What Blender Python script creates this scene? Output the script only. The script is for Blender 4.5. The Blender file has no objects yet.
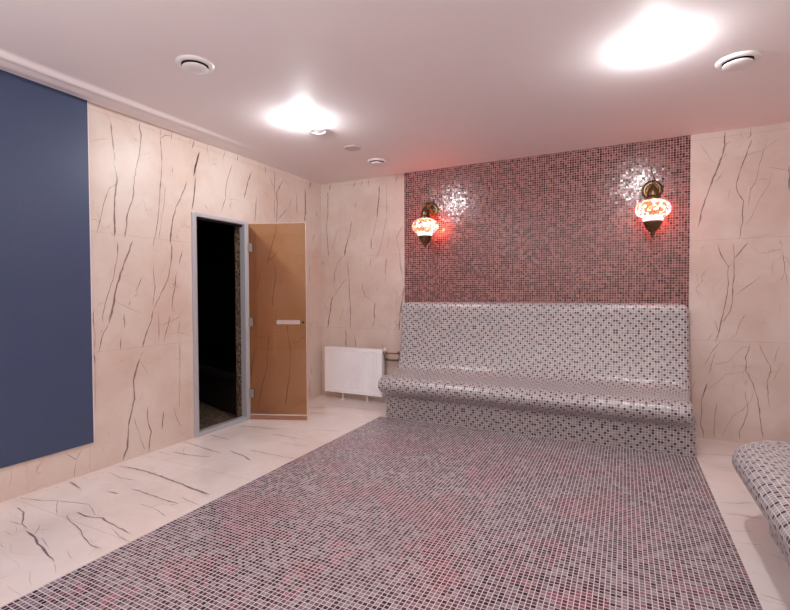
import bpy, math, random
from mathutils import Vector, Matrix
random.seed(7)
SC = bpy.context.scene
COL = SC.collection
H = 2.65      # ceiling height
D = 4.789     # back wall
W = 4.70      # right wall
YF = -2.4     # wall behind the photographer
PITCH = 0.0222

def lin(r, g, b):
    f = lambda c: (c/255/12.92) if c/255 <= .04045 else ((c/255+.055)/1.055)**2.4
    return (f(r), f(g), f(b), 1)
# ------------------------------------------------------------------ tags
def tag(o, label=None, cat=None, group=None, kind=None):
    if label: o['label'] = label
    if cat: o['category'] = cat
    if group: o['group'] = group
    if kind: o['kind'] = kind
    return o
def empty(name, loc=(0, 0, 0), parent=None):
    o = bpy.data.objects.new(name, None); COL.objects.link(o); o.location = loc
    o.empty_display_size = .05
    if parent: o.parent = parent
    return o
# ------------------------------------------------------------------ mesh builder
class MB:
    def __init__(s): s.v = []; s.f = []; s.m = []; s.uv = []; s.sm = []
    def face(s, pts, m=0, uv=None, smooth=False):
        n = len(s.v); s.v += [tuple(p) for p in pts]
        s.f.append(list(range(n, n+len(pts)))); s.m.append(m); s.sm.append(smooth)
        s.uv.append(uv or [(0, 0)]*len(pts))
    def grid(s, rows, m=0, uvs=None, smooth=True, close_u=False, close_v=False):
        """rows: list of equal-length point lists"""
        base = len(s.v); R = len(rows); K = len(rows[0])
        for r in rows: s.v += [tuple(p) for p in r]
        for i in range(R-(0 if close_v else 1)):
            for j in range(K-(0 if close_u else 1)):
                i2 = (i+1) % R; j2 = (j+1) % K
                s.f.append([base+i*K+j, base+i*K+j2, base+i2*K+j2, base+i2*K+j]); s.m.append(m); s.sm.append(smooth)
                s.uv.append([uvs[i][j], uvs[i][j2], uvs[i2][j2], uvs[i2][j]] if uvs else [(0, 0)]*4)
        return base
    def box(s, x0, y0, z0, x1, y1, z1, m=0):
        P = [(x0,y0,z0),(x1,y0,z0),(x1,y1,z0),(x0,y1,z0),(x0,y0,z1),(x1,y0,z1),(x1,y1,z1),(x0,y1,z1)]
        for q, ax in (((0,3,2,1),2),((4,5,6,7),2),((0,1,5,4),1),((2,3,7,6),1),((1,2,6,5),0),((3,0,4,7),0)):
            pts = [P[i] for i in q]
            a, b = [k for k in (0, 1, 2) if k != ax]
            s.face(pts, m, [(p[a]+10*PITCH*15, p[b]+10*PITCH*15) for p in pts])
        return s
    def lathe(s, prof, seg=32, c=(0, 0, 0), axis='z', m=0, smooth=True):
        rows = []
        for r, h in prof:
            r = max(r, 1e-5); row = []
            for k in range(seg):
                a = 2*math.pi*k/seg
                if axis == 'z': p = (c[0]+r*math.cos(a), c[1]+r*math.sin(a), c[2]+h)
                elif axis == 'y': p = (c[0]+r*math.cos(a), c[1]+h, c[2]+r*math.sin(a))
                else: p = (c[0]+h, c[1]+r*math.cos(a), c[2]+r*math.sin(a))
                row.append(p)
            rows.append(row)
        s.grid(rows, m, None, smooth, close_u=True); return s
    def tube(s, pts, r, seg=12, m=0):
        P = [Vector(p) for p in pts]; rows = []
        rr = r if isinstance(r, (list, tuple)) else [r]*len(P)
        up = Vector((0, 0, 1)); last = None
        for i, p in enumerate(P):
            t = (P[min(i+1, len(P)-1)]-P[max(i-1, 0)]).normalized()
            if last is None:
                a = t.cross(up)
                if a.length < .1: a = t.cross(Vector((1, 0, 0)))
            else: a = last-t*last.dot(t)
            a.normalize(); last = a; b = t.cross(a)
            rows.append([p+(a*math.cos(2*math.pi*k/seg)+b*math.sin(2*math.pi*k/seg))*rr[i] for k in range(seg)])
        s.grid(rows, m, None, True, close_u=True)
        s.face(list(reversed(rows[0])), m); s.face(rows[-1], m); return s
    def build(s, name, mats, parent=None, bevel=0, merge=True):
        me = bpy.data.meshes.new(name); me.from_pydata(s.v, [], s.f)
        uvl = me.uv_layers.new(name='metres')
        i = 0
        for f in s.uv:
            for c in f: uvl.data[i].uv = c; i += 1
        for p, m, sm in zip(me.polygons, s.m, s.sm): p.material_index = m; p.use_smooth = sm
        for m in (mats if isinstance(mats, (list, tuple)) else [mats]): me.materials.append(m)
        if merge:
            import bmesh
            bm = bmesh.new(); bm.from_mesh(me)
            bmesh.ops.remove_doubles(bm, verts=bm.verts, dist=2e-5)
            bmesh.ops.recalc_face_normals(bm, faces=bm.faces)
            bm.to_mesh(me); bm.free()
        o = bpy.data.objects.new(name, me); COL.objects.link(o)
        if parent: o.parent = parent
        if bevel:
            b = o.modifiers.new('bevel', 'BEVEL'); b.width = bevel; b.segments = 3; b.limit_method = 'ANGLE'
        return o
# ------------------------------------------------------------------ materials
class NT:
    def __init__(s, name):
        s.mat = bpy.data.materials.new(name); s.mat.use_nodes = True
        s.n = s.mat.node_tree.nodes; s.l = s.mat.node_tree.links
        s.b = s.n['Principled BSDF']; s.out = s.n['Material Output']
    def new(s, t, **k):
        n = s.n.new(t)
        for a, b in k.items(): setattr(n, a, b)
        return n
    def put(s, sock, v):
        if isinstance(v, bpy.types.NodeSocket): s.l.new(v, sock)
        else: sock.default_value = v
    def math(s, op, a, b=None, c=None):
        n = s.new('ShaderNodeMath', operation=op); s.put(n.inputs[0], a)
        if b is not None: s.put(n.inputs[1], b)
        if c is not None: s.put(n.inputs[2], c)
        return n.outputs[0]
    def vmath(s, op, a, b=None):
        n = s.new('ShaderNodeVectorMath', operation=op); s.put(n.inputs[0], a)
        if b is not None: s.put(n.inputs[1], b)
        return n.outputs[0]
    def mix(s, f, a, b):
        n = s.new('ShaderNodeMix', data_type='RGBA'); s.put(n.inputs[0], f)
        s.put(n.inputs[6], a); s.put(n.inputs[7], b); return n.outputs[2]
    def ramp(s, f, stops, interp='LINEAR'):
        n = s.new('ShaderNodeValToRGB'); s.put(n.inputs[0], f); r = n.color_ramp; r.interpolation = interp
        while len(r.elements) < len(stops): r.elements.new(.5)
        for e, (p, c) in zip(r.elements, stops): e.position = p; e.color = c
        return n.outputs[0]
    def noise(s, vec, scale, detail=3, rough=.5):
        n = s.new('ShaderNodeTexNoise'); s.put(n.inputs['Vector'], vec)
        n.inputs['Scale'].default_value = scale; n.inputs['Detail'].default_value = detail; n.inputs['Roughness'].default_value = rough
        return n.outputs[0]

def plain(name, col, rough=.5, metal=0, emit=None, es=1, spec=.5, noise=0):
    t = NT(name)
    if noise:
        co = t.new('ShaderNodeTexCoord').outputs['Object']
        n = t.noise(co, noise, 4)
        c2 = tuple(c*.78 for c in col[:3])+(1,)
        t.put(t.b.inputs['Base Color'], t.mix(n, c2, col))
    else: t.b.inputs['Base Color'].default_value = col
    t.b.inputs['Roughness'].default_value = rough; t.b.inputs['Metallic'].default_value = metal
    t.b.inputs['Specular IOR Level'].default_value = spec
    if emit: t.b.inputs['Emission Color'].default_value = emit; t.b.inputs['Emission Strength'].default_value = es
    return t.mat

def mosaic(name, stops, grout, rough=.22, dots=None, tint=None, tilt=.05, spec=.5, gw=.075, groutrough=.8):
    """square glass tiles, PITCH metres apart, laid on the metre UVs; dots = colour of the dark tiles of the sheet pattern"""
    t = NT(name)
    uv = t.new('ShaderNodeUVMap'); uv.uv_map = 'metres'
    sc = t.vmath('SCALE', uv.outputs[0]); sc.node.inputs['Scale'].default_value = 1/PITCH
    cell = t.vmath('FLOOR', sc); fr = t.vmath('SUBTRACT', sc, cell)
    sx = t.new('ShaderNodeSeparateXYZ'); t.put(sx.inputs[0], fr)
    fx = t.math('ABSOLUTE', t.math('SUBTRACT', sx.outputs[0], .5)); fy = t.math('ABSOLUTE', t.math('SUBTRACT', sx.outputs[1], .5))
    edge = t.math('MAXIMUM', fx, fy)
    g = t.math('GREATER_THAN', edge, .5-gw)
    wn = t.new('ShaderNodeTexWhiteNoise', noise_dimensions='3D'); t.put(wn.inputs['Vector'], cell)
    f = wn.outputs['Value']
    if tint is not None:
        co = t.new('ShaderNodeTexCoord').outputs['Object']
        nn = t.noise(co, 2.2, 3, .6)
        f2 = t.math('FRACT', t.math('ADD', f, 0.0))
        col = t.ramp(f2, stops, 'CONSTANT')
        red = t.ramp(f2, tint, 'CONSTANT')
        m = t.ramp(nn, [(.42, (0, 0, 0, 1)), (.62, (1, 1, 1, 1))])
        wn2 = t.new('ShaderNodeTexWhiteNoise', noise_dimensions='3D'); t.put(wn2.inputs['Vector'], t.vmath('ADD', cell, (31.5, 7.5, 2.5)))
        m2 = t.math('GREATER_THAN', t.math('ADD', m, t.math('MULTIPLY', wn2.outputs['Value'], .6)), .95)
        col = t.mix(m2, col, red)
    else: col = t.ramp(f, stops, 'CONSTANT')
    if dots is not None:
        sc2 = t.new('ShaderNodeSeparateXYZ'); t.put(sc2.inputs[0], cell)
        # 15 x 15 tile sheets, each shifted so that neighbouring sheets double a row of dark tiles at the joint
        su = t.math('FLOOR', t.math('DIVIDE', sc2.outputs[0], 15)); sv_ = t.math('FLOOR', t.math('DIVIDE', sc2.outputs[1], 15))
        c = t.math('FLOORED_MODULO', t.math('ADD', t.math('FLOORED_MODULO', sc2.outputs[0], 15), t.math('MULTIPLY', sv_, 3)), 4)
        r = t.math('FLOORED_MODULO', t.math('ADD', t.math('FLOORED_MODULO', sc2.outputs[1], 15), t.math('MULTIPLY', su, 1)), 4)
        # columns 0,1,2,3 carry their dark tile in rows 0,1,3,2
        e = t.math('SUBTRACT', t.math('COMPARE', c, 2, .1), t.math('COMPARE', c, 3, .1))
        want = t.math('ADD', c, e)
        d = t.math('COMPARE', r, want, .1)
        col = t.mix(d, col, dots)
    col = t.mix(g, col, grout)
    t.put(t.b.inputs['Base Color'], col)
    t.put(t.b.inputs['Roughness'], t.math('ADD', t.math('MULTIPLY', g, groutrough-rough), rough))
    t.b.inputs['Specular IOR Level'].default_value = spec
    # every tile sits at its own slight angle, the joints a little lower
    geo = t.new('ShaderNodeNewGeometry')
    v = t.vmath('SUBTRACT', wn.outputs['Color'], (.5, .5, .5))
    sv = t.vmath('SCALE', v); sv.node.inputs['Scale'].default_value = tilt
    nrm = t.vmath('NORMALIZE', t.vmath('ADD', geo.outputs['Normal'], sv))
    t.put(t.b.inputs['Normal'], nrm)
    return t.mat

def marble(name, base, warm, rough=.22, seams=None, mult=1.0):
    """cream marble slabs; the large dark veins are separate faces, this holds hairlines, clouds and joints"""
    t = NT(name)
    co = t.new('ShaderNodeTexCoord').outputs['Object']
    warp = t.new('ShaderNodeTexNoise'); t.put(warp.inputs['Vector'], co); warp.inputs['Scale'].default_value = 3; warp.inputs['Detail'].default_value = 5
    w = t.vmath('SCALE', warp.outputs['Color']); w.node.inputs['Scale'].default_value = .35
    p = t.vmath('ADD', co, w)
    st = t.vmath('MULTIPLY', p, seams['stretch'])
    vo = t.new('ShaderNodeTexVoronoi', feature='DISTANCE_TO_EDGE'); t.put(vo.inputs['Vector'], st); vo.inputs['Scale'].default_value = 3.2
    hair = t.math('LESS_THAN', vo.outputs['Distance'], .006)
    brk = t.ramp(t.noise(co, 4, 3), [(.5, (0, 0, 0, 1)), (.62, (1, 1, 1, 1))])
    hair = t.math('MULTIPLY', t.math('MULTIPLY', hair, brk), .38*mult)
    cloud = t.ramp(t.noise(p, 1.6, 5, .6), [(.4, (0, 0, 0, 1)), (.68, (1, 1, 1, 1))])
    col = t.mix(cloud, base, warm)
    fine = t.noise(st, 14, 5, .7)
    col = t.mix(t.math('MULTIPLY', fine, .22), col, warm)
    col = t.mix(hair, col, lin(120, 88, 78))
    sep = t.new('ShaderNodeSeparateXYZ'); t.put(sep.inputs[0], co)
    for ax, off, per, wid in seams['lines']:
        q = t.math('FRACT', t.math('DIVIDE', t.math('ADD', sep.outputs[ax], -off+per*20+wid/2), per))
        ln = t.math('LESS_THAN', q, wid/per)
        col = t.mix(t.math('MULTIPLY', ln, .35), col, lin(140, 112, 102))
    t.put(t.b.inputs['Base Color'], col)
    t.b.inputs['Roughness'].default_value = rough
    return t.mat

def vein_mat(name, c1, c2):
    t = NT(name)
    co = t.new('ShaderNodeTexCoord').outputs['Object']
    n = t.ramp(t.noise(co, 30, 4, .7), [(.35, (0, 0, 0, 1)), (.65, (1, 1, 1, 1))])
    t.put(t.b.inputs['Base Color'], t.mix(n, c1, c2)); t.b.inputs['Roughness'].default_value = .3
    return t.mat
VEINS = {
'L': [[10,2149,2556,2161,2433,2172,2301,2186,2133,2174,2045,2162,1872,2161,1710],[3,2113,2620,2149,2556],[4,2186,2108,2128,2062,2093,1962,2057,1806,2031,1720],[2,1995,2360,2060,2400,2147,2429],[3,1985,1805,2025,1818,2049,1805],[7,2382,2633,2372,2585,2392,2538,2374,2389,2327,2182,2315,2037,2266,1888,2239,1710],[4,2558,2635,2561,2562,2604,2593,2658,2610],[5,2665,2641,2660,2572],[6,2557,2560,2565,2403,2562,2253,2542,2061,2529,1928,2495,1737],[3,2597,2185,2583,2031,2549,1856,2530,1741],[8,2811,2260,2751,2119,2692,2011,2657,1890,2639,1743],[14,2942,2547,2910,2454,2879,2325],[7,2901,2309,2881,2143,2855,2022],[9,2889,2640,2864,2562],[4,2841,2625,2857,2610],[3,2741,2625,2736,2585],[5,2665,2353,2668,2296],[4,2185,1675,2180,1572,2151,1415,2096,1244,2061,1111,2065,1060],[7,2185,1675,2181,1572],[11,2305,1691,2260,1578,2204,1435,2166,1313,2138,1176,2110,1066],[6,2110,1066,2067,992,2026,854],[3,2240,1759,2246,1717],[8,2649,1703,2640,1528,2605,1402,2539,1278,2470,1148],[10,2470,1148,2453,1074,2395,930,2370,856],[8,2752,1663,2718,1533],[8,2694,1473,2669,1336,2653,1258,2644,1142],[6,2621,1094,2587,971,2559,878],[4,2481,1529,2476,1464,2488,1334,2465,1185],[4,2511,1146,2518,1033,2515,882],[5,2380,1414,2324,1296],[6,2276,1225,2268,1190],[8,2225,1129,2227,1015],[7,2198,947,2190,852],[2,2757,1158,2710,1081,2566,1030,2534,1013],[2,2597,942,2708,953,2824,913],[3,2717,1061,2696,934],[5,2713,853,2710,646],[4,2005,1179,1995,1081,2009,997,2003,881],[3,1996,849,2005,740],[2,2156,1227,2262,1172,2375,1123],[2,2021,1195,2071,1220],[3,2495,1762,2473,1658],[11,2645,1818,2636,1701],[10,2349,772,2319,695,2293,609,2300,491,2281,387,2242,253],[13,2246,252,2230,96,2196,10],[3,2379,832,2349,772],[2,2349,754,2425,624],[3,2288,322,2329,176,2379,33],[7,2407,377,2408,247,2431,167,2410,9],[8,2547,308,2530,159,2517,0],[3,2714,884,2709,608,2702,312,2662,262],[4,2641,325,2662,242,2717,129,2743,2],[5,1999,850,2006,782],[2,2006,782,1999,450],[2,2814,307,2776,174],[2,1490,203,1480,134,1468,77],[6,1468,77,1468,-6],[4,1795,189,1861,124,1906,194],[3,1863,124,1848,7],[7,2893,2635,2866,2559],[14,2946,2546,2906,2439,2883,2321],[7,2900,2316,2880,2156,2853,2022],[4,3034,2636,3033,2560],[6,3247,2640,3210,2553],[4,3351,2637,3350,2589],[8,3410,2643,3396,2585],[5,3332,2537,3255,2340,3240,2188,3178,2038],[10,3596,2542,3539,2420,3482,2232],[8,3657,2294,3646,2161,3630,2017],[11,3790,2636,3792,2558],[7,3858,2531,3919,2439],[7,3937,2634,3930,2100],[11,4071,2546,3965,2384,3979,2258,3954,2040],[7,4144,2235,3977,2096],[7,4304,2450,4318,2202],[17,4575,2640,4559,2551],[11,4470,2529,4479,2344,4453,2130],[3,2986,2106,3040,2043],[4,4232,2380,4161,2245],[6,4646,2012,4597,1910],[5,4808,2474,4783,2175],[10,3967,2030,3907,1866,3848,1706,3804,1587],[7,3993,1766,3875,1659,3819,1642],[11,3917,1593,3944,1477,3899,1299,3882,1143],[9,3938,1042,3937,924],[6,3648,1932,3620,1837],[6,3694,1487,3652,1317],[5,4070,1943,4024,1838],[11,3609,702,3576,585,3543,432],[8,3821,844,3820,786,3790,653,3794,508,3717,337,3660,120],[14,4133,922,4123,861],[7,4123,861,4176,650,4156,364],[13,4156,364,4113,186,4080,18],[10,4401,175,4381,-15],[3,3658,838,3793,812],[5,4209,709,4324,719,4358,759,4443,762],[8,4562,388,4572,298],[8,4535,238,4532,19],[5,4606,958,4569,872],[17,4585,2634,4565,2558],[14,4466,2380,4483,2207],[6,4468,2543,4466,2380],[6,4701,2300,4687,2225],[5,4656,2004,4615,1927],[6,4545,1634,4549,1396]],
'B': [[13,147,2637,132,2558],[7,108,2549,106,2281,84,2136,89,1964,110,1743],[10,498,2631,481,2558],[6,599,2627,585,2570],[10,694,2640,688,2559],[7,1066,2635,1048,2554],[13,834,2543,820,2315,798,2178],[4,798,2178,757,1996,717,1882],[12,717,1928,722,1800],[8,507,2378,507,2319],[8,450,2158,429,2040,372,1876,343,1757],[14,363,1877,345,1745],[4,259,2087,215,1981,170,1838],[5,929,2168,902,2056,862,1874,796,1704],[4,966,1937,927,1802],[5,1132,2040,1051,1921,1093,1772,1105,1613,1142,1499],[3,931,2579,929,2168],[5,330,1745,258,1677,201,1537,190,1405],[10,196,1517,193,1415],[8,389,1688,393,1592,411,1412,416,1212,427,1052,421,856],[5,364,1463,267,1354,182,1232],[13,165,1253,119,1007,88,852],[3,21,1170,107,1038],[3,-25,1646,86,1560],[4,337,1111,264,928],[4,596,1410,600,1331,640,1242,752,1184],[11,770,1174,752,1057,762,960],[7,762,960,733,865],[7,710,1700,721,1583],[10,926,1696,908,1539,912,1482],[3,912,1482,890,1405],[11,1151,1364,1130,1194,1098,1043,1087,853],[4,1079,1667,1100,1591,1145,1402],[3,1057,1327,1045,1080],[9,359,840,362,628],[7,483,754,499,625],[7,867,701,866,633],[4,-158,1002,-160,834],[3,-30,1149,-31,963],[4,-84,774,-73,587],[9,4175,2639,4169,2557,4173,2532,4159,2442,4116,2331,4068,2185,4027,2037,3986,1845],[4,4210,2554,4173,2523],[3,4186,2464,4170,2416],[2,4000,2557,4073,2421,4115,2373],[4,4165,2300,4110,2215],[5,4350,2644,4347,2579,4321,2559],[6,4358,2545,4319,2420,4287,2326,4257,2198,4255,2149,4304,2045,4302,1864,4280,1725],[2,4225,2392,4319,2420,4437,2453,4539,2534],[3,4462,2537,4437,2453,4413,2343,4395,2216,4356,2138,4338,1993],[2,4395,2212,4479,2206],[2,4492,2237,4473,2158,4416,2051,4365,1909,4313,1822],[2,4465,2304,4605,2263],[7,4605,2302,4607,2096],[2,4277,2623,4298,2554],[2,4314,1723,4497,1753],[2,4214,2153,4195,2055],[6,4239,1690,4250,1570,4246,1410,4240,1250,4236,1154,4206,1073,4160,1016],[7,4342,1692,4298,1631,4250,1567],[6,4129,1696,4154,1606,4208,1499,4202,1443,4213,1347,4196,1202,4179,1121,4160,1008,4148,926,4122,860],[4,4234,1523,4208,1491],[4,4253,1247,4302,1290,4359,1337,4428,1404],[4,4336,1095,4298,1027,4267,914,4222,872],[4,4571,1611,4580,1542,4588,1449,4607,1342],[3,4588,1442,4564,1365],[2,4513,1544,4504,1498,4506,1405],[3,4120,1039,4141,926],[2,4070,1218,4062,1120],[2,3979,1449,3994,1333],[2,4107,925,4067,858],[4,4159,853,4109,777,4049,651],[4,4129,770,4097,645,4077,562],[5,4071,487,4051,411,4028,343,4030,210,4022,126,4045,63,4045,5],[7,4068,487,4038,360],[4,3981,505,3954,419],[6,4365,846,4359,798,4338,725,4338,613,4375,544,4395,474,4421,382,4435,288,4449,163,4460,53],[2,4336,605,4198,571,4152,510,4065,429],[2,4359,814,4320,812,4262,753,4217,678,4110,654],[2,4395,459,4377,361,4313,275,4255,220,4203,100,4177,23],[4,4337,437,4341,366],[5,4345,366,4359,280,4328,156,4302,96,4303,24],[4,4428,856,4448,779,4499,672,4506,625,4482,529,4490,404,4506,311],[4,4559,839,4541,784,4524,689],[2,4585,708,4549,628,4526,533],[4,4138,321,4126,188,4120,89,4126,16]],
'F': [[10,1,1454,163,1438,270,1424,368,1372,419,1343,512,1328],[6,331,1327,433,1336],[2,407,1323,505,1282],[10,530,1312,652,1294,739,1267,829,1256,912,1234,995,1215],[5,530,1378,640,1300],[3,645,1302,705,1308,837,1271],[2,1005,1210,1104,1166,1161,1145],[8,27,1510,201,1555,288,1594,405,1629,518,1652],[4,285,1593,472,1493],[2,518,1652,687,1584],[14,44,1792,226,1766],[7,428,1810,534,1826],[11,550,1561,656,1549,765,1579,914,1559,1069,1541,1152,1546],[6,548,1545,542,1513,603,1486,793,1448,901,1404,1010,1378,1089,1384,1164,1385],[6,834,1431,825,1464],[3,916,1534,1046,1498,1142,1487],[3,566,1183,634,1172],[2,968,1126,1051,1087,1112,1067],[4,432,1259,521,1253],[2,936,1298,1054,1264],[2,1002,1021,1145,1012],[15,59,2119,134,2142,330,2145,514,2134,724,2112,929,2083,1069,2070,1165,2069],[6,111,2018,299,1991,418,2011],[10,469,1816,533,1827],[10,538,1909,644,1911,814,1898,996,1896,1158,1876],[5,930,1970,1016,1951,1137,1936],[4,780,1791,926,1790,1071,1753],[11,43,2457,190,2462],[18,151,2510,303,2517,414,2536,520,2568],[5,126,2642,243,2539],[13,15,2732,273,2696,533,2654],[16,58,2969,328,2943],[2,474,1656,587,1625,697,1583],[16,538,2738,779,2684,861,2641],[10,1023,2539,1152,2481],[22,69,3287,292,3355,398,3348,512,3403],[9,676,2819,957,2817,1143,2815],[14,547,3235,860,3240],[10,874,3222,1156,3261],[8,785,3082,1055,3098],[12,356,4018,627,4026],[9,795,3520,1059,3573],[13,248,4160,537,4366,1056,4417],[10,3934,4320,4038,4329,4199,4374],[7,3928,4136,4019,4050,4146,4041],[5,3998,3969,4157,3995],[6,3944,3360,4038,3386,4137,3442],[7,3939,3199,4014,3209,4135,3214],[4,3942,2984,4023,3014,4050,3008],[4,3943,2849,4021,2866,4049,2875],[6,3942,2398,3974,2394,4033,2378],[4,4053,2803,4126,2747]],
}
# ------------------------------------------------------------------ palette
GROUT_F = lin(196, 176, 182)
m_marble_x = marble('marble_wall_side', lin(219, 206, 197), lin(206, 182, 168), .42,
    dict(stretch=(1, 2.6, .75), lines=[(2, .86, .87, .003), (1, 1.955, 1.75, .003)]))
m_marble_y = marble('marble_wall_back', lin(217, 205, 198), lin(202, 180, 170), .42,
    dict(stretch=(2.6, 1, .75), lines=[(2, .86, .87, .003), (0, .28, 1.75, .003)]))
m_marble_f = marble('marble_floor', lin(234, 226, 223), lin(224, 210, 204), .14,
    dict(stretch=(.8, 2.4, 1), lines=[(1, .62, .87, .003)]), .8)
m_vein = vein_mat('marble_vein', lin(114, 93, 88), lin(158, 134, 127))
m_vein_f = vein_mat('marble_vein_floor', lin(108, 94, 96), lin(150, 134, 134))
RED = [(0, lin(58, 24, 30)), (.22, lin(104, 54, 58)), (.42, lin(126, 76, 80)), (.62, lin(84, 36, 42)), (.76, lin(138, 92, 94)), (.88, lin(40, 18, 22))]
m_red = mosaic('red_glass_mosaic', RED, lin(182, 148, 142), .2, tilt=.075, gw=.085)
PLUM = [(0, lin(76, 58, 66)), (.24, lin(124, 108, 116)), (.45, lin(102, 76, 88)), (.62, lin(142, 132, 138)), (.78, lin(54, 38, 44)), (.9, lin(132, 114, 120))]
m_plum = mosaic('plum_floor_mosaic', PLUM, lin(206, 197, 200), .25, tilt=.05, gw=.085,
    tint=[(0, lin(104, 60, 72)), (.3, lin(138, 88, 100)), (.6, lin(84, 48, 58)), (.85, lin(146, 112, 120))])
PEARL = [(0, lin(160, 155, 159)), (.3, lin(148, 143, 148)), (.6, lin(168, 162, 166)), (.85, lin(140, 136, 141))]
m_pearl = mosaic('pearl_bench_mosaic', PEARL, lin(226, 220, 220), .28, dots=lin(16, 12, 15), tilt=.12, spec=.8, gw=.07)
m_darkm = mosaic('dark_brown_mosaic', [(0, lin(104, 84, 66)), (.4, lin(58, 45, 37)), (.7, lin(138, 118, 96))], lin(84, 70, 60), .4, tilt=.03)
m_dim = mosaic('shaded_brown_mosaic', [(0, lin(30, 24, 21)), (.4, lin(20, 16, 15)), (.8, lin(48, 38, 32))], lin(26, 22, 20), .4, tilt=.03)  # darker copy of the brown mosaic, steam room gloom put into the colour
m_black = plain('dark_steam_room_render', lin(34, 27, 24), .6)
m_ceil = plain('satin_ceiling', lin(236, 228, 229), .62, spec=.3)
m_white = plain('white_paint', lin(232, 228, 228), .35)
m_rad = plain('radiator_enamel', lin(248, 248, 254), .3)
m_gap = plain('dark_gap', lin(14, 12, 13), .8)
m_alu = plain('brushed_aluminium', lin(188, 189, 195), .38, .3)
m_chrome = plain('chrome', lin(215, 215, 215), .18, 1)
m_pipe = plain('steel_pipe', lin(150, 128, 116), .3, .8)
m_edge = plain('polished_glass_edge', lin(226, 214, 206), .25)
m_hinge = plain('satin_steel_hinge', lin(150, 142, 134), .4, .5)
m_blue = plain('matt_blue_panel', lin(70, 82, 112), .42, noise=60, spec=.3)
m_brass = plain('antique_brass', lin(116, 92, 66), .32, .9, noise=40)
m_knob = plain('dark_knob', lin(40, 22, 18), .4)
m_lamp = plain('lit_diffuser', lin(255, 255, 255), .5, emit=(.97, .985, 1, 1), es=420)
m_fill_lamp = plain('fill_lamp_diffuser', lin(255, 255, 255), .5, emit=(.97, .985, 1, 1), es=80)  # for the added fill downlights

# brown tinted door glass
t = NT('bronze_glass'); t.n.remove(t.b)
tr = t.new('ShaderNodeBsdfTransparent'); tr.inputs[0].default_value = (.79, .635, .45, 1)
gl = t.new('ShaderNodeBsdfGlossy'); gl.inputs['Roughness'].default_value = .02; gl.inputs[0].default_value = (1, 1, 1, 1)
fr = t.new('ShaderNodeFresnel'); fr.inputs[0].default_value = 1.5
mx = t.new('ShaderNodeMixShader'); t.put(mx.inputs[0], t.math('MULTIPLY', fr.outputs[0], .9)); t.put(mx.inputs[1], tr.outputs[0]); t.put(mx.inputs[2], gl.outputs[0])
t.put(t.out.inputs[0], mx.outputs[0]); m_glass = t.mat
t = NT('seal_plastic'); t.n.remove(t.b)
tr = t.new('ShaderNodeBsdfTransparent'); tr.inputs[0].default_value = (.85, .68, .58, 1)
df = t.new('ShaderNodeBsdfDiffuse'); df.inputs[0].default_value = lin(190, 150, 130)
mx = t.new('ShaderNodeMixShader'); mx.inputs[0].default_value = .45; t.put(mx.inputs[1], tr.outputs[0]); t.put(mx.inputs[2], df.outputs[0])
t.put(t.out.inputs[0], mx.outputs[0]); m_seal = t.mat
# lit lantern globe: cracked glass flowers between dark leading
t = NT('lit_mosaic_glass')
co = t.new('ShaderNodeTexCoord').outputs['Object']
v1 = t.new('ShaderNodeTexVoronoi', feature='F1'); t.put(v1.inputs['Vector'], co); v1.inputs['Scale'].default_value = 34
v2 = t.new('ShaderNodeTexVoronoi', feature='DISTANCE_TO_EDGE'); t.put(v2.inputs['Vector'], co); v2.inputs['Scale'].default_value = 34
sx = t.new('ShaderNodeSeparateXYZ'); t.put(sx.inputs[0], v1.outputs['Color'])
col = t.ramp(sx.outputs[0], [(0, (2.2, 1.6, 1.05, 1)), (.3, (15, .26, .12, 1)), (.48, (2.4, 2.1, 1.9, 1)), (.66, (5, .5, .2, 1)), (.8, (1.6, .9, .7, 1)), (.93, (.95, .85, 1.4, 1))], 'CONSTANT')
lead = t.math('GREATER_THAN', v2.outputs['Distance'], .07)
t.b.inputs['Base Color'].default_value = lin(120, 40, 34); t.b.inputs['Roughness'].default_value = .25
t.put(t.b.inputs['Emission Color'], col)
t.put(t.b.inputs['Emission Strength'], t.math('ADD', t.math('MULTIPLY', lead, .92), .08)); m_globe = t.mat
m_bowl = plain('lit_white_glass', lin(235, 220, 230), .3, emit=(1, .78, .85, 1), es=.9)

# ------------------------------------------------------------------ veins as thin faces of the wall / floor mesh
def ribbon(mb, pts, width, to3, m, rnd):
    """pts in plane metres; cracked outline of varying width, pointed ends"""
    P = []
    for a, b in zip(pts, pts[1:]):
        n = max(1, int((Vector(b)-Vector(a)).length/.035))
        for k in range(n): P.append(Vector(a).lerp(Vector(b), k/n))
    P.append(Vector(pts[-1]))
    if len(P) < 3: P.insert(1, (P[0]+P[-1])/2)
    N = len(P); L = []; R_ = []
    for i, p in enumerate(P):
        tg = (P[min(i+1, N-1)]-P[max(i-1, 0)]).normalized(); nn = Vector((-tg.y, tg.x))
        if 0 < i < N-1: p = p+nn*rnd.uniform(-.5, .5)*min(.008, width+.002)
        w = width*rnd.uniform(.6, 1.5)*(.25 if i in (0, N-1) else 1)/2
        L.append(p+nn*w*rnd.uniform(.7, 1.3)); R_.append(p-nn*w)
    for i in range(N-1):
        mb.face([to3(L[i]), to3(L[i+1]), to3(R_[i+1]), to3(R_[i])], m)
def veins(mb, key, to3, m, skip=None, sc=1.0):
    rnd = random.Random(3)
    for v in VEINS[key]:
        pts = [(v[i]/1000, v[i+1]/1000) for i in range(1, len(v), 2)]
        if skip and all(skip(*q) for q in pts): continue
        if skip: pts = [q for q in pts if not skip(*q)]
        if len(pts) > 1: ribbon(mb, pts, v[0]/1000*sc, to3, m, rnd)
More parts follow.
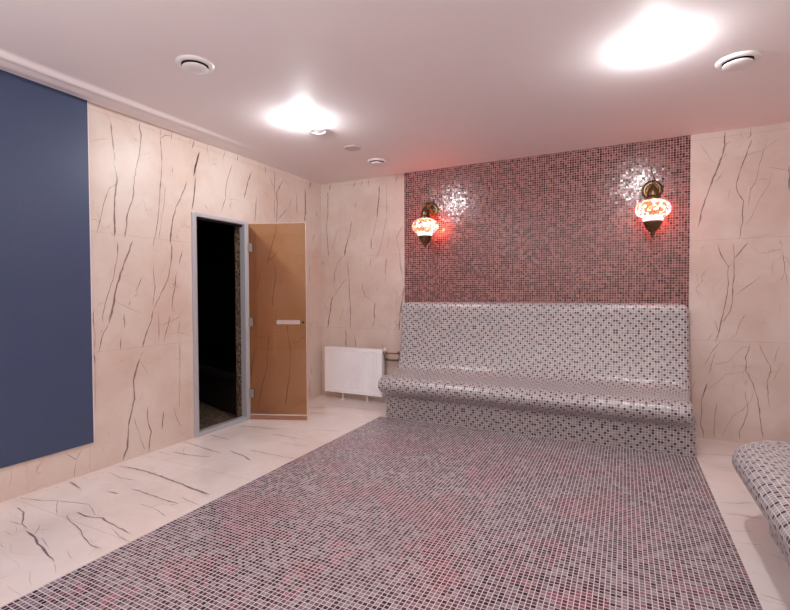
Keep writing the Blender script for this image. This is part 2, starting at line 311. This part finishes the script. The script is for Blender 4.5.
def random_veins(mb, to3, a0, a1, b0, b1, n, m, seed, along=1):
    rnd = random.Random(seed)
    for _ in range(n):
        a, b = rnd.uniform(a0, a1), rnd.uniform(b0, b1); pts = [(a, b)]; dr = rnd.uniform(-.3, .3)
        for k in range(rnd.randint(2, 6)):
            st = rnd.uniform(.08, .22); s2 = st*(dr+rnd.uniform(-.35, .35))
            a, b = (a+s2, b+st) if along else (a+st, b+s2)
            if not (a0 < a < a1 and b0 < b < b1): break
            pts.append((a, b))
        if len(pts) > 1: ribbon(mb, pts, rnd.choice([.003, .005, .008, .013]), to3, m, rnd)
EPS = .0006
T = .12
# ------------------------------------------------------------------ the room
DY0, DY1, DZ = 2.847, 3.523, 2.0       # doorway in the left wall
f = MB()
FX0, FX1, FY0, FY1 = 1.15, 3.925, -1.2, 4.2   # mosaic field
def fl(x0, y0, x1, y1, m): f.face([(x0,y0,0),(x1,y0,0),(x1,y1,0),(x0,y1,0)], m, [(x0+9.99,y0+9.99),(x1+9.99,y0+9.99),(x1+9.99,y1+9.99),(x0+9.99,y1+9.99)])
fl(-T, YF, FX0, D, 0); fl(FX1, YF, W, D, 0); fl(FX0, FY1, FX1, D, 0); fl(FX0, YF, FX1, FY0, 0)
fl(FX0, FY0, FX1, FY1, 1)
f.face([(-T,YF,-.1),(-T,D,-.1),(W,D,-.1),(W,YF,-.1)], 0)
for q in (((-T,YF),(W,YF)),((W,YF),(W,D)),((W,D),(-T,D)),((-T,D),(-T,YF))):
    f.face([(*q[0],-.1),(*q[1],-.1),(*q[1],0),(*q[0],0)], 0)
veins(f, 'F', lambda p: (p.x, p.y, EPS), 2, skip=lambda x, y: FX0-.004 < x < FX1+.004 or x < .004, sc=.8)
random_veins(f, lambda p: (p.x, p.y, EPS), .05, 1.1, YF, 1.0, 14, 2, 5, 0)
random_veins(f, lambda p: (p.x, p.y, EPS), 4.0, 4.6, YF, 2.0, 8, 2, 6, 0)
tag(f.build('floor', [m_marble_f, m_plum, m_vein_f], merge=False), kind='structure')

w = MB()
w.box(-T, YF, 0, 0, DY0, H); w.box(-T, DY1, 0, 0, D+T, H); w.box(-T, DY0, DZ, 0, DY1, H)
w.box(-T, DY1-.053, 0, -.051, DY1, DZ, 2)
for s, y in ((1, DY0),):
    y2 = y+s*.002; w.face([(-T,y2,0),(0,y2,0),(0,y2,DZ),(-T,y2,DZ)], 2, [(3,3),(3+T,3),(3+T,3+DZ),(3,3+DZ)])
inpanel = lambda y, z: y < 1.98 and z > .215
indoor = lambda y, z: DY0 < y < DY1 and z < DZ
veins(w, 'L', lambda p: (EPS, p.x, p.y), 1, skip=lambda y, z: inpanel(y, z) or indoor(y, z) or z > H-.003 or z < .003 or y > D-.003)
random_veins(w, lambda p: (EPS, p.x, p.y), YF, .9, .02, 2.6, 26, 1, 8)
tag(w.build('wall_left', [m_marble_x, m_vein, m_darkm], merge=False), kind='structure')

b = MB()
RX0, RX1 = 1.16, 3.925
b.box(0, D, 0, RX0, D+T, H); b.box(RX1, D, 0, W+T, D+T, H); b.box(RX0, D+.02, 0, RX1, D+T, H)
b.face([(RX0,D-.004,0),(RX1,D-.004,0),(RX1,D-.004,H),(RX0,D-.004,H)], 2, [(5,5),(5+RX1-RX0,5),(5+RX1-RX0,5+H),(5,5+H)])
b.face([(RX0,D-.004,0),(RX0,D-.004,H),(RX0,D+.02,H),(RX0,D+.02,0)], 2); b.face([(RX1,D-.004,0),(RX1,D-.004,H),(RX1,D+.02,H),(RX1,D+.02,0)], 2)
veins(b, 'B', lambda p: (p.x, D-EPS, p.y), 1, skip=lambda x, z: RX0-.004 < x < RX1+.004 or x < .003 or z < .003 or z > H-.003 or x > W)
tag(b.build('wall_back', [m_marble_y, m_vein, m_red], merge=False), kind='structure')

r = MB(); r.box(W, YF, 0, W+T, D, H)
random_veins(r, lambda p: (W-EPS, p.x, p.y), YF, D, .02, 2.6, 60, 1, 11)
tag(r.build('wall_right', [m_marble_x, m_vein], merge=False), kind='structure')
r = MB(); r.box(-T, YF-T, 0, W+T, YF, H)
random_veins(r, lambda p: (p.x, YF+EPS, p.y), 0, W, .02, 2.6, 60, 1, 12)
tag(r.build('wall_front', [m_marble_y, m_vein], merge=False), kind='structure')
c = MB(); c.box(-T, YF-T, H, W+T, D+T, H+.1)
tag(c.build('ceiling', m_ceil, merge=False), kind='structure')
# soft double cove along the left wall, running out towards the back
rows = []
ys = [YF+i*(3.9-YF)/40 for i in range(41)]
for y in ys:
    k = max(0, min(1, (3.7-y)/2.2)); k = k*k*(3-2*k)
    row = []
    for i in range(29):
        x = .32*i/28
        z = -.028*k*math.exp(-((x-.235)/.038)**2) - .022*k*math.exp(-((x-.115)/.05)**2) - .004*k*math.exp(-(x/.05)**2)
        e = min(1, i/2, (28-i)/4)
        row.append((x+.001, y, H-.0006+z*min(1, (28-i)/5)))
    rows.append(row)
c = MB(); c.grid(rows, 0); c.face([(.001,ys[0],H+.01),(.321,ys[0],H+.01),(.321,ys[-1],H+.01),(.001,ys[-1],H+.01)], 0)
tag(c.build('trim_1', m_ceil), kind='structure')

# steam room behind the doorway
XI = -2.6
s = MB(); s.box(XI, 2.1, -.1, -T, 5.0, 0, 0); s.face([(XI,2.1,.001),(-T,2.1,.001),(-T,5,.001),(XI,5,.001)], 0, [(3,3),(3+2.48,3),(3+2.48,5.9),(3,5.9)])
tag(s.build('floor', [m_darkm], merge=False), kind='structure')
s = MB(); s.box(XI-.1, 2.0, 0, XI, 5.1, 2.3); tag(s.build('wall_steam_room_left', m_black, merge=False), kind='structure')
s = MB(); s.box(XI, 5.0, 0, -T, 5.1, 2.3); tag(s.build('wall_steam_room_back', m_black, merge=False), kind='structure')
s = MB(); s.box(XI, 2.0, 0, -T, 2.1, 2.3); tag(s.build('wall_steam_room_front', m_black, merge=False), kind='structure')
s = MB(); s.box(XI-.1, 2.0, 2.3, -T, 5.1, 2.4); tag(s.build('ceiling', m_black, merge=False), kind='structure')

# ------------------------------------------------------------------ built-in benches (profile: d = distance from the wall, z)
PROF = [(.075, 1.176), (.062, 1.180), (.085, 1.160), (.098, 1.11), (.100, 1.03), (.105, .93), (.118, .80), (.138, .67), (.165, .56), (.20, .487), (.25, .452), (.33, .436), (.43, .432),
        (.52, .436), (.60, .445), (.665, .443), (.712, .424), (.742, .392), (.750, .352), (.735, .312), (.700, .280), (.655, .258), (.615, .236), (.592, .200), (.585, .150), (.585, .08), (.585, 0)]
PROF[0] = (.0, 1.180); PROF[1] = (.05, 1.180)
def catmull(P, n=5):
    out = []
    for i in range(len(P)-1):
        p0, p1, p2, p3 = P[max(i-1, 0)], P[i], P[i+1], P[min(i+2, len(P)-1)]
        for k in range(n):
            u = k/n
            out.append(tuple(.5*((2*p1[j])+(-p0[j]+p2[j])*u+(2*p0[j]-5*p1[j]+4*p2[j]-p3[j])*u*u+(-p0[j]+3*p1[j]-3*p2[j]+p3[j])*u**3) for j in (0, 1)))
    return out+[P[-1]]
def bench_mesh(length, to3, r, plan=0, inA=(.05, .045), inB=(0, .035), roundtop=.09, mirror=False):
    P = catmull(PROF); V = [0]
    for a, q in zip(P, P[1:]): V.append(V[-1]+math.dist(a, q))
    n = len(P); NRM = []
    for i in range(n):
        a, q = P[max(i-1, 0)], P[min(i+1, n-1)]; dx, dz = q[0]-a[0], q[1]-a[1]; l = math.hypot(dx, dz) or 1
        NRM.append((dz/l, -dx/l))       # points into the body
    st = []
    K = 8
    for k in range(K+1):
        a = math.pi/2*k/K; st.append((r*(1-math.sin(a)) if 0 else r*(1-math.cos(math.pi/2-a)) if 0 else r*(1-math.sin(a)), r*(1-math.cos(a)), r*a))
    # sections from the end cap inwards: position, inset, surface run
    sec = []
    for k in range(K+1):
        a = math.pi/2*k/K        # 0 at the cap face, 90 deg at full section
        sec.append((r*(1-math.cos(a)), r*(1-math.sin(a)), r*a))
    big = max(roundtop, plan); ex = [r+(big+.01-r)*(i/8) for i in range(1, 9)]
    mid = [(x, 0, None) for x in ex+[.28+r+(length-2*(r+.28))*i/30 for i in range(0, 31)]+[length-e for e in reversed(ex)]]
    allsec = [(p, ins, rr) for p, ins, rr in sec]+[(p, 0, r*math.pi/2+p-r) for p, _, _ in mid]+[(length-p, ins, r*math.pi+length-2*r-rr) for p, ins, rr in reversed(sec)]
    def row(pos, ins):
        out = []
        for (d, z), (nx, nz) in zip(P, NRM):
            # normals: keep the back and the foot flat
            dd = d+nx*ins*1.0 if d > .02 else d
            zz = z+nz*ins if z > .01 else z
            dd = max(dd, 0)
            e = min(pos, length-pos)
            if plan and e < plan: dd -= (plan-math.sqrt(plan**2-(plan-e)**2))*max(0, min(1, (d-.25)/.35))
            if zz > 1.18-roundtop and e < roundtop:      # rounded upper corners of the backrest
                q = roundtop-math.sqrt(max(0, roundtop**2-(roundtop-e)**2))
                zz = min(zz, 1.18-q) if zz > 1.18-q else zz
            x = pos
            ft = max(0, min(1, (.30-z)/.06)); rl = max(0, min(1, (d-.2)/.25))
            a_ = inA[1]*rl*(1-ft)+inA[0]*ft; b_ = inB[1]*rl*(1-ft)+inB[0]*ft
            x = a_+pos*(length-a_-b_)/length
            out.append(to3(x, dd, zz))
        return out
    m = MB()
    rows = [row(p, i) for p, i, _ in allsec]
    uvs = [[(7.77+u, 6.66+v) for v in V] for _, _, u in allsec]
    m.grid(rows, 0, uvs)
    for idx in (0, len(rows)-1):
        R0 = rows[idx]; pos, ins, _ = allsec[idx]
        # end face: strips from the front surface to the wall side
        for j in range(n-1):
            za, zb = R0[j][2], R0[j+1][2]
            A = to3(allsec[idx][0] if P[j][1] >= .30 else None, 0, za) if 0 else None
            a3, b3 = Vector(R0[j]), Vector(R0[j+1])
            wa, wb = to3(pos, 0, za), to3(pos, 0, zb)
            ca = Vector(wa); cb = Vector(wb)
            if mirror: ca.y = a3.y; cb.y = b3.y
            else: ca.x = a3.x; cb.x = b3.x
            da = (a3-ca).length; db = (b3-cb).length
            q = [a3, b3, cb, ca]; uq = [(2.22+da, 2.22+za), (2.22+db, 2.22+zb), (2.22, 2.22+zb), (2.22, 2.22+za)]
            m.face(q, 0, uq, True)
    return m
m = bench_mesh(2.775, lambda x, d, z: (1.152+x, D-.005-d, z), .045)
o = m.build('tiled_bench', m_pearl)
tag(o, 'long built-in bench with high backrest in pearl and black mosaic below the red mosaic wall', 'bench')
m = bench_mesh(4.4, lambda x, d, z: (W-.002-d, 3.30-x, z), .05, .26, inA=(.03, .02), inB=(0, 0), mirror=True)
o = m.build('tiled_bench', m_pearl)
tag(o, 'built-in mosaic bench along the right side, only its rounded seat end in view', 'bench')
# bench inside the steam room, its shade put into the mosaic colour
A, B_ = Vector((-.2, 3.56)), Vector((-2.3, 4.29))
s = MB()
nv = Vector((-(B_-A).y, (B_-A).x)).normalized()*-1
def prism(mb, pts, z0, z1):
    lo = [(p[0], p[1], z0) for p in pts]; hi = [(p[0], p[1], z1) for p in pts]
    run = 0
    for i in range(len(pts)):
        j = (i+1) % len(pts); L = math.dist(pts[i], pts[j])
        mb.face([lo[i], lo[j], hi[j], hi[i]], 0, [(5+run, 5+z0), (5+run+L, 5+z0), (5+run+L, 5+z1), (5+run, 5+z1)]); run += L
    mb.face(list(reversed(lo)), 0); mb.face(hi, 0, [(8+p[0], 8+p[1]) for p in pts])
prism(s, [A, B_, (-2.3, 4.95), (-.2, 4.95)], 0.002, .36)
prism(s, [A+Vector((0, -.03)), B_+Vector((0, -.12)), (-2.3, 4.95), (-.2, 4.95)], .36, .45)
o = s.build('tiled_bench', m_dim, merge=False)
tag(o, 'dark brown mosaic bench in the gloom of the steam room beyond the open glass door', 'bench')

# ------------------------------------------------------------------ blue panel
p = empty('wall_panel', (0, .4, .215)); tag(p, 'large flat matt blue rectangular panel on the marble wall left of the doorway', 'wall panel')
def rel(o, par):
    o.location = -Vector(par.location); return o
s = MB(); s.box(.001, -.9, .215, .014, 1.976, H-.002); rel(s.build('panel_board', m_blue, p), p)
s = MB(); s.box(.001, 1.9762, .215, .015, 1.981, H-.002); rel(s.build('edge_strip', m_white, p), p)

# ------------------------------------------------------------------ doorway and glass door
d = empty('door_1', (0, DY0, 0)); tag(d, 'open bronze glass door in a grey aluminium frame leading to the dark steam room', kind='structure')
s = MB(); fw = .043
s.box(-.05, DY0, 0, .018, DY0+fw, DZ); s.box(-.05, DY1-fw-.012, 0, .018, DY1-.003, DZ)
s.box(-.05, DY0+fw, DZ-fw+.012, .018, DY1-fw-.012, DZ); s.box(-.05, DY0+fw, 0.001, .018, DY1-fw-.012, .04)
rel(s.build('door_frame', m_alu, d, bevel=.003), d)
s = MB(); s.box(-.030, DY0+fw, .04, -.018, DY0+fw+.012, DZ-fw); s.box(-.030, DY0+fw, DZ-fw-.006, -.018, DY1-fw, DZ-fw+.012)
rel(s.build('frame_seal', m_gap, d), d)
hx, hy = .012, 3.520
ang = math.atan2(3.733-hy, .566-hx)
leaf = empty('door_leaf', (hx, hy-DY0, 0), d); leaf.rotation_euler.z = ang     # local x runs along the glass
LW = math.hypot(.566-hx, 3.733-hy)
s = MB(); s.box(0.004, -.004, .058, LW, .004, 1.985); s.build('glass_pane', m_glass, leaf, bevel=.001, merge=False)
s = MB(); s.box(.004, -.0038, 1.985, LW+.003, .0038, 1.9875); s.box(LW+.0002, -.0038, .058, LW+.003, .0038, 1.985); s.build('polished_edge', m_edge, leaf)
s = MB(); s.box(.004, -.006, .050, LW, .006, .062); s.build('bottom_rail', m_chrome, leaf)
s = MB(); s.box(.004, -.0025, .005, LW, .0025, .050); s.build('bottom_seal', m_seal, leaf)
for z in (1.745, .995, .27):
    s = MB(); s.box(-.006, -.016, z-.042, .046, -.0045, z+.042); s.box(-.006, .0045, z-.042, .046, .016, z+.042); s.box(-.012, -.010, z-.04, -.002, .012, z+.04)
    s.build('hinge', m_hinge, leaf, bevel=.002)
s = MB(); s.box(.30, -.046, .975, .545, -.034, 1.016)
for x in (.33, .515): s.tube([(x, -.036, .995), (x, -.0045, .995)], .008)
s.build('handle', m_chrome, leaf, bevel=.002)
s = MB(); s.tube([(.565, -.004, .992), (.565, -.014, .992)], .011); s.build('door_knob', m_knob, leaf)

# ------------------------------------------------------------------ radiator
RXa, RXb, RZa, RZb, RY0, RY1 = .125, .918, .080, .628, 4.672, 4.742
rd = empty('radiator', (.5, 4.70, 0)); tag(rd, 'white ribbed panel radiator on two floor legs beside the long mosaic bench', 'radiator')
s = MB(); rows = []
N = 26; x0, x1 = RXa+.02, RXb-.02
# pressed channels: the front face waves between flat rims
def fy(u, edge):
    k = (u*N) % 1
    h = .016*(1 if .35 < k < .65 else 0)
    return RY0+.001+h*(0 if edge else 1)
us = []
for i in range(N):
    for k in (0, .24, .36, .64, .76): us.append((i+k)/N)
us.append(1)
zs = [RZa+.003, RZa+.035, RZa+.05, RZb-.05, RZb-.035, RZb-.003]
for zi, z in enumerate(zs):
    row = [(RXa+.002, RY0+.001, z)]
    for u in us: row.append((x0+(x1-x0)*u, fy(u, zi in (0, 1, 4, 5)), z))
    row.append((RXb-.002, RY0+.001, z)); rows.append(row)
s.grid(rows, 0, None, False)
s.box(RXa+.002, RY0+.012, RZa+.003, RXb-.002, RY0+.016, RZb-.003)
rel(s.build('front_panel', m_rad, rd, merge=False), rd)
s = MB(); s.box(RXa+.01, RY1-.012, RZa+.01, RXb-.01, RY1, RZb-.01); rel(s.build('rear_panel', m_rad, rd), rd)
s = MB(); s.box(RXa-.002, RY0, RZa+.004, RXa+.006, RY1, RZb-.002); rel(s.build('side_cover', m_rad, rd, bevel=.002), rd)
s = MB(); s.box(RXb-.006, RY0, RZa+.004, RXb+.002, RY1, RZb-.002); rel(s.build('side_cover', m_rad, rd, bevel=.002), rd)
s = MB()
s.box(RXa, RY0, RZb-.006, RXb, RY0+.010, RZb+.002); s.box(RXa, RY1-.010, RZb-.006, RXb, RY1, RZb+.002)
for i in range(40):
    x = RXa+.012+i*(RXb-RXa-.024)/39; s.box(x-.004, RY0+.01, RZb-.004, x+.004, RY1-.01, RZb+.001)
rel(s.build('top_grille', m_rad, rd, merge=False), rd)
for x in (.372, .708):
    s = MB(); s.box(x-.009, 4.690, .006, x+.009, 4.708, RZa+.02); s.box(x-.028, 4.670, .0008, x+.028, 4.728, .007)
    rel(s.build('leg', m_white, rd, bevel=.002), rd)
s = MB(); s.tube([(RXb-.004, 4.705, .592), (RXb+.035, 4.705, .592)], .012); s.tube([(.942, 4.705, .575), (.942, 4.705, .615)], .014)
s.tube([(.942, 4.705, .592), (1.075, 4.705, .592), (1.082, 4.707, .592), (1.086, 4.713, .592), (1.087, 4.725, .592), (1.087, D-.001, .592)], .009)
s.lathe([(.001, -.004), (.02, -.004), (.022, 0)], 20, (1.087, D-.001, .592), 'y')
rel(s.build('supply_pipe', m_pipe, rd), rd)
s = MB(); s.tube([(.942, 4.705, .615), (.942, 4.705, .640), (.942, 4.705, .652)], [.016, .016, .010], 20); rel(s.build('valve_cap', m_white, rd), rd)
s = MB(); s.tube([(.928, 4.730, .570), (.928, 4.730, .13), (.928, 4.73, .12), (.90, 4.73, .118)], .007); s.tube([(.928, 4.730, .515), (1.07, 4.730, .515)], .013)
s.tube([(1.07, 4.730, .515), (1.08, 4.735, .515), (1.087, 4.745, .515), (1.087, D-.001, .515)], .011)
rel(s.build('return_pipe', m_pipe, rd), rd)

# ------------------------------------------------------------------ wall lanterns
def lantern(x, label, spill):
    y = 4.600; zc = 2.0
    e = empty('wall_lantern', (x, D-.004, 2.2)); tag(e, label, 'wall lamp', 'Turkish style wall lanterns')
    k = Vector((x, D-.004, 2.2))
    def P(mb, name, mat, par=e, **kw):
        o = mb.build(name, mat, par, **kw); o.location = -k if par is e else (0, 0, 0); return o
    # rosette
    pr = [(.0, -.034), (.018, -.034), (.026, -.026), (.030, -.018), (.040, -.018), (.046, -.026), (.052, -.020), (.060, -.013), (.066, -.017), (.072, -.013), (.080, -.006), (.086, -.006), (.088, 0), (.0, 0)]
    P(MB().lathe(pr, 40, (x, D-.005, 2.2), 'y'), 'wall_plate', m_brass)
    pts = [(x, D-.03, 2.19)]
    for i in range(1, 13):
        a = math.pi*i/12; pts.append((x, D-.03-(D-.03-y)*(1-math.cos(a))/2*1.0, 2.19+.075*math.sin(a)+.0*i))
    P(MB().tube(pts, .008), 'arm', m_brass)
    sp = []
    for i in range(16):
        u = i/15; sp.append((x+.012*math.sin(u*5), D-.045-.05*math.sin(u*2.6), 2.23+.17*u))
    P(MB().tube(sp, [.006-.0045*i/15 for i in range(16)]), 'scroll', m_brass)
    P(MB().lathe([(0, .245), (.008, .24), (.012, .225), (.007, .215), (.014, .205), (.03, .185), (.042, .155), (.047, .125), (.044, .115), (.054, .105), (.062, .092), (.056, .082), (.045, .076), (0, .076)], 36, (x, y, zc)), 'top_cap', m_brass)
    g = []
    for i in range(25):
        a = math.pi*(i+.0)/24; g.append((.14*math.sin(a)**.85 if 0 < i < 24 else 0, .086*math.cos(a)))
    P(MB().lathe(g, 48, (x, y, zc)), 'glass_globe', m_globe)
    P(MB().lathe([(.0, -.070), (.075, -.070), (.082, -.086), (.074, -.104), (.0, -.104)], 36, (x, y, zc)), 'glass_collar', m_bowl)
    P(MB().lathe([(0, -.1035), (.070, -.1035), (.078, -.112), (.072, -.122), (.066, -.128), (.063, -.146), (.050, -.168), (.030, -.188), (.016, -.200), (.019, -.208), (.013, -.216), (.006, -.228), (.009, -.236), (.004, -.248), (0, -.252)], 36, (x, y, zc)), 'bottom_cup', m_brass)
    # light falling out of the red glass onto the wall
    pl = bpy.data.lights.new('lantern_glow', 'POINT'); pl.energy = 1.7; pl.color = (1, .12, .06); pl.shadow_soft_size = .015
    po = bpy.data.objects.new('lantern_glow', pl); COL.objects.link(po); po.parent = e; po.location = Vector((x, y, zc))+Vector(spill)-k
    return e
lantern(1.492, 'brass lantern with glowing red mosaic glass on the red wall, the one nearer the radiator', (.12, .11, -.01))
lantern(3.634, 'brass lantern with glowing red mosaic glass at the right end of the red wall', (.03, .135, -.06))

# ------------------------------------------------------------------ ceiling fittings
def valve(x, y, label, r=.108):
    e = empty('air_valve', (x, y, H)); tag(e, label, 'ceiling vent', 'round white air valves in the ceiling')
    k = r/.108
    MB().lathe([(r*.70, 0), (r*.70, -.010), (r*.76, -.016), (r*.92, -.012), (r, -.003), (r, 0), (r*.70, 0)], 48).build('outer_ring', m_white, e)
    MB().lathe([(0, -.002), (r*.69, -.002), (r*.69, -.006), (0, -.006)], 48).build('dark_throat', m_gap, e)
    MB().lathe([(0, -.016), (.055*k, -.016), (.071*k, -.022), (.074*k, -.027), (.070*k, -.031), (.03*k, -.034), (0, -.034)], 48).build('valve_disc', m_white, e)
    MB().lathe([(0, -.005), (.008, -.005), (.008, -.02), (0, -.02)], 12).build('spindle', m_gap, e)
valve(1.113, 1.965, 'round white air valve in the ceiling near the blue panel, largest of the left two')
valve(4.010, 3.385, 'round white air valve in the ceiling above the right marble strip', .112)
valve(1.115, 4.222, 'small round white air valve in the ceiling by the corner above the radiator', .098)
e = empty('ceiling_spotlight', (1.107, 3.205, H)); tag(e, 'small white round unlit ceiling spotlight with pale rim, beside the glare of the left lamp', 'ceiling light')
MB().lathe([(.052, 0), (.052, -.010), (.060, -.016), (.078, -.012), (.088, -.002), (.088, 0), (.052, 0)], 48).build('trim_ring', m_white, e)
MB().lathe([(0, -.002), (.0515, -.002), (.0515, -.009), (.03, -.012), (0, -.013)], 40).build('lens', m_white, e)
o = MB().lathe([(0, 0), (.082, 0), (.082, -.002), (.078, -.005), (.045, -.0055), (.043, -.004), (.040, -.0055), (0, -.0055)], 48).build('cover_plate', plain('cover_plate_paint', lin(206, 190, 187), .4))
o.location = (1.110, 3.745, H); tag(o, 'faint flat round cover plate in the ceiling between the spotlight and the small air valve', 'cover plate')
def downlight(x, y, label, bulb=None):
    e = empty('downlight', (x, y, H)); tag(e, label, 'ceiling light', 'bright ceiling downlights')
    MB().lathe([(.050, 0), (.050, -.006), (.062, -.006), (.068, 0), (.050, 0)], 48).build('trim_ring', m_white, e)
    MB().lathe([(0, -.001), (.047, -.001), (.047, -.022), (.043, -.038), (.032, -.048), (.016, -.053), (0, -.054)], 40).build('lamp_bulb', bulb or m_lamp, e)
downlight(1.13, 2.97, 'glaring white ceiling downlight in front of the glass door')
downlight(3.56, 2.97, 'glaring white ceiling downlight above the right edge of the plum mosaic floor')
for x in (1.13, 3.56):
    for y in (.3, -1.6): downlight(x, y, 'added dim fill downlight in the ceiling, out of view', m_fill_lamp)  # extra lamps added out of view to fill the room with light

# added fill light, unseen behind the camera, to brighten the ceiling
al = bpy.data.lights.new('ceiling_fill', 'AREA'); al.shape = 'RECTANGLE'; al.size = 2.6; al.size_y = 1.2; al.energy = 85; al.color = (1, .98, .98)
ao = bpy.data.objects.new('ceiling_fill', al); COL.objects.link(ao); ao.location = (2.6, -1.0, 1.1); ao.rotation_euler = (math.radians(180+8), 0, 0)
# ------------------------------------------------------------------ world, camera
wd = bpy.data.worlds.new('world'); SC.world = wd; wd.use_nodes = True
wd.node_tree.nodes['Background'].inputs[0].default_value = (.6, .55, .55, 1); wd.node_tree.nodes['Background'].inputs[1].default_value = .3
YAW, PIT, ROLL, F, CX, CZ = .462339146, -.0233332917, -.00374032424, 461.063615, 3.42023831, 1.27045991
fwd = Vector((-math.sin(YAW)*math.cos(PIT), math.cos(YAW)*math.cos(PIT), math.sin(PIT)))
rt = Vector((math.cos(YAW), math.sin(YAW), 0)); up = rt.cross(fwd)
r2 = rt*math.cos(ROLL)+up*math.sin(ROLL); u2 = up*math.cos(ROLL)-rt*math.sin(ROLL)
cam = bpy.data.cameras.new('camera'); co_ = bpy.data.objects.new('camera', cam); COL.objects.link(co_)
Mx = Matrix((r2, u2, -fwd)).transposed().to_4x4(); Mx.translation = (CX, 0, CZ); co_.matrix_world = Mx
cam.sensor_fit = 'HORIZONTAL'; cam.sensor_width = 36; cam.lens = F/790*36; cam.clip_start = .02
SC.camera = co_
vs = SC.view_settings; vs.view_transform = 'Standard'; vs.look = 'None'; vs.gamma = 1; vs.exposure = .5; vs.use_curve_mapping = False
SC.cycles.max_bounces = 10; SC.cycles.diffuse_bounces = 6; SC.cycles.transparent_max_bounces = 12
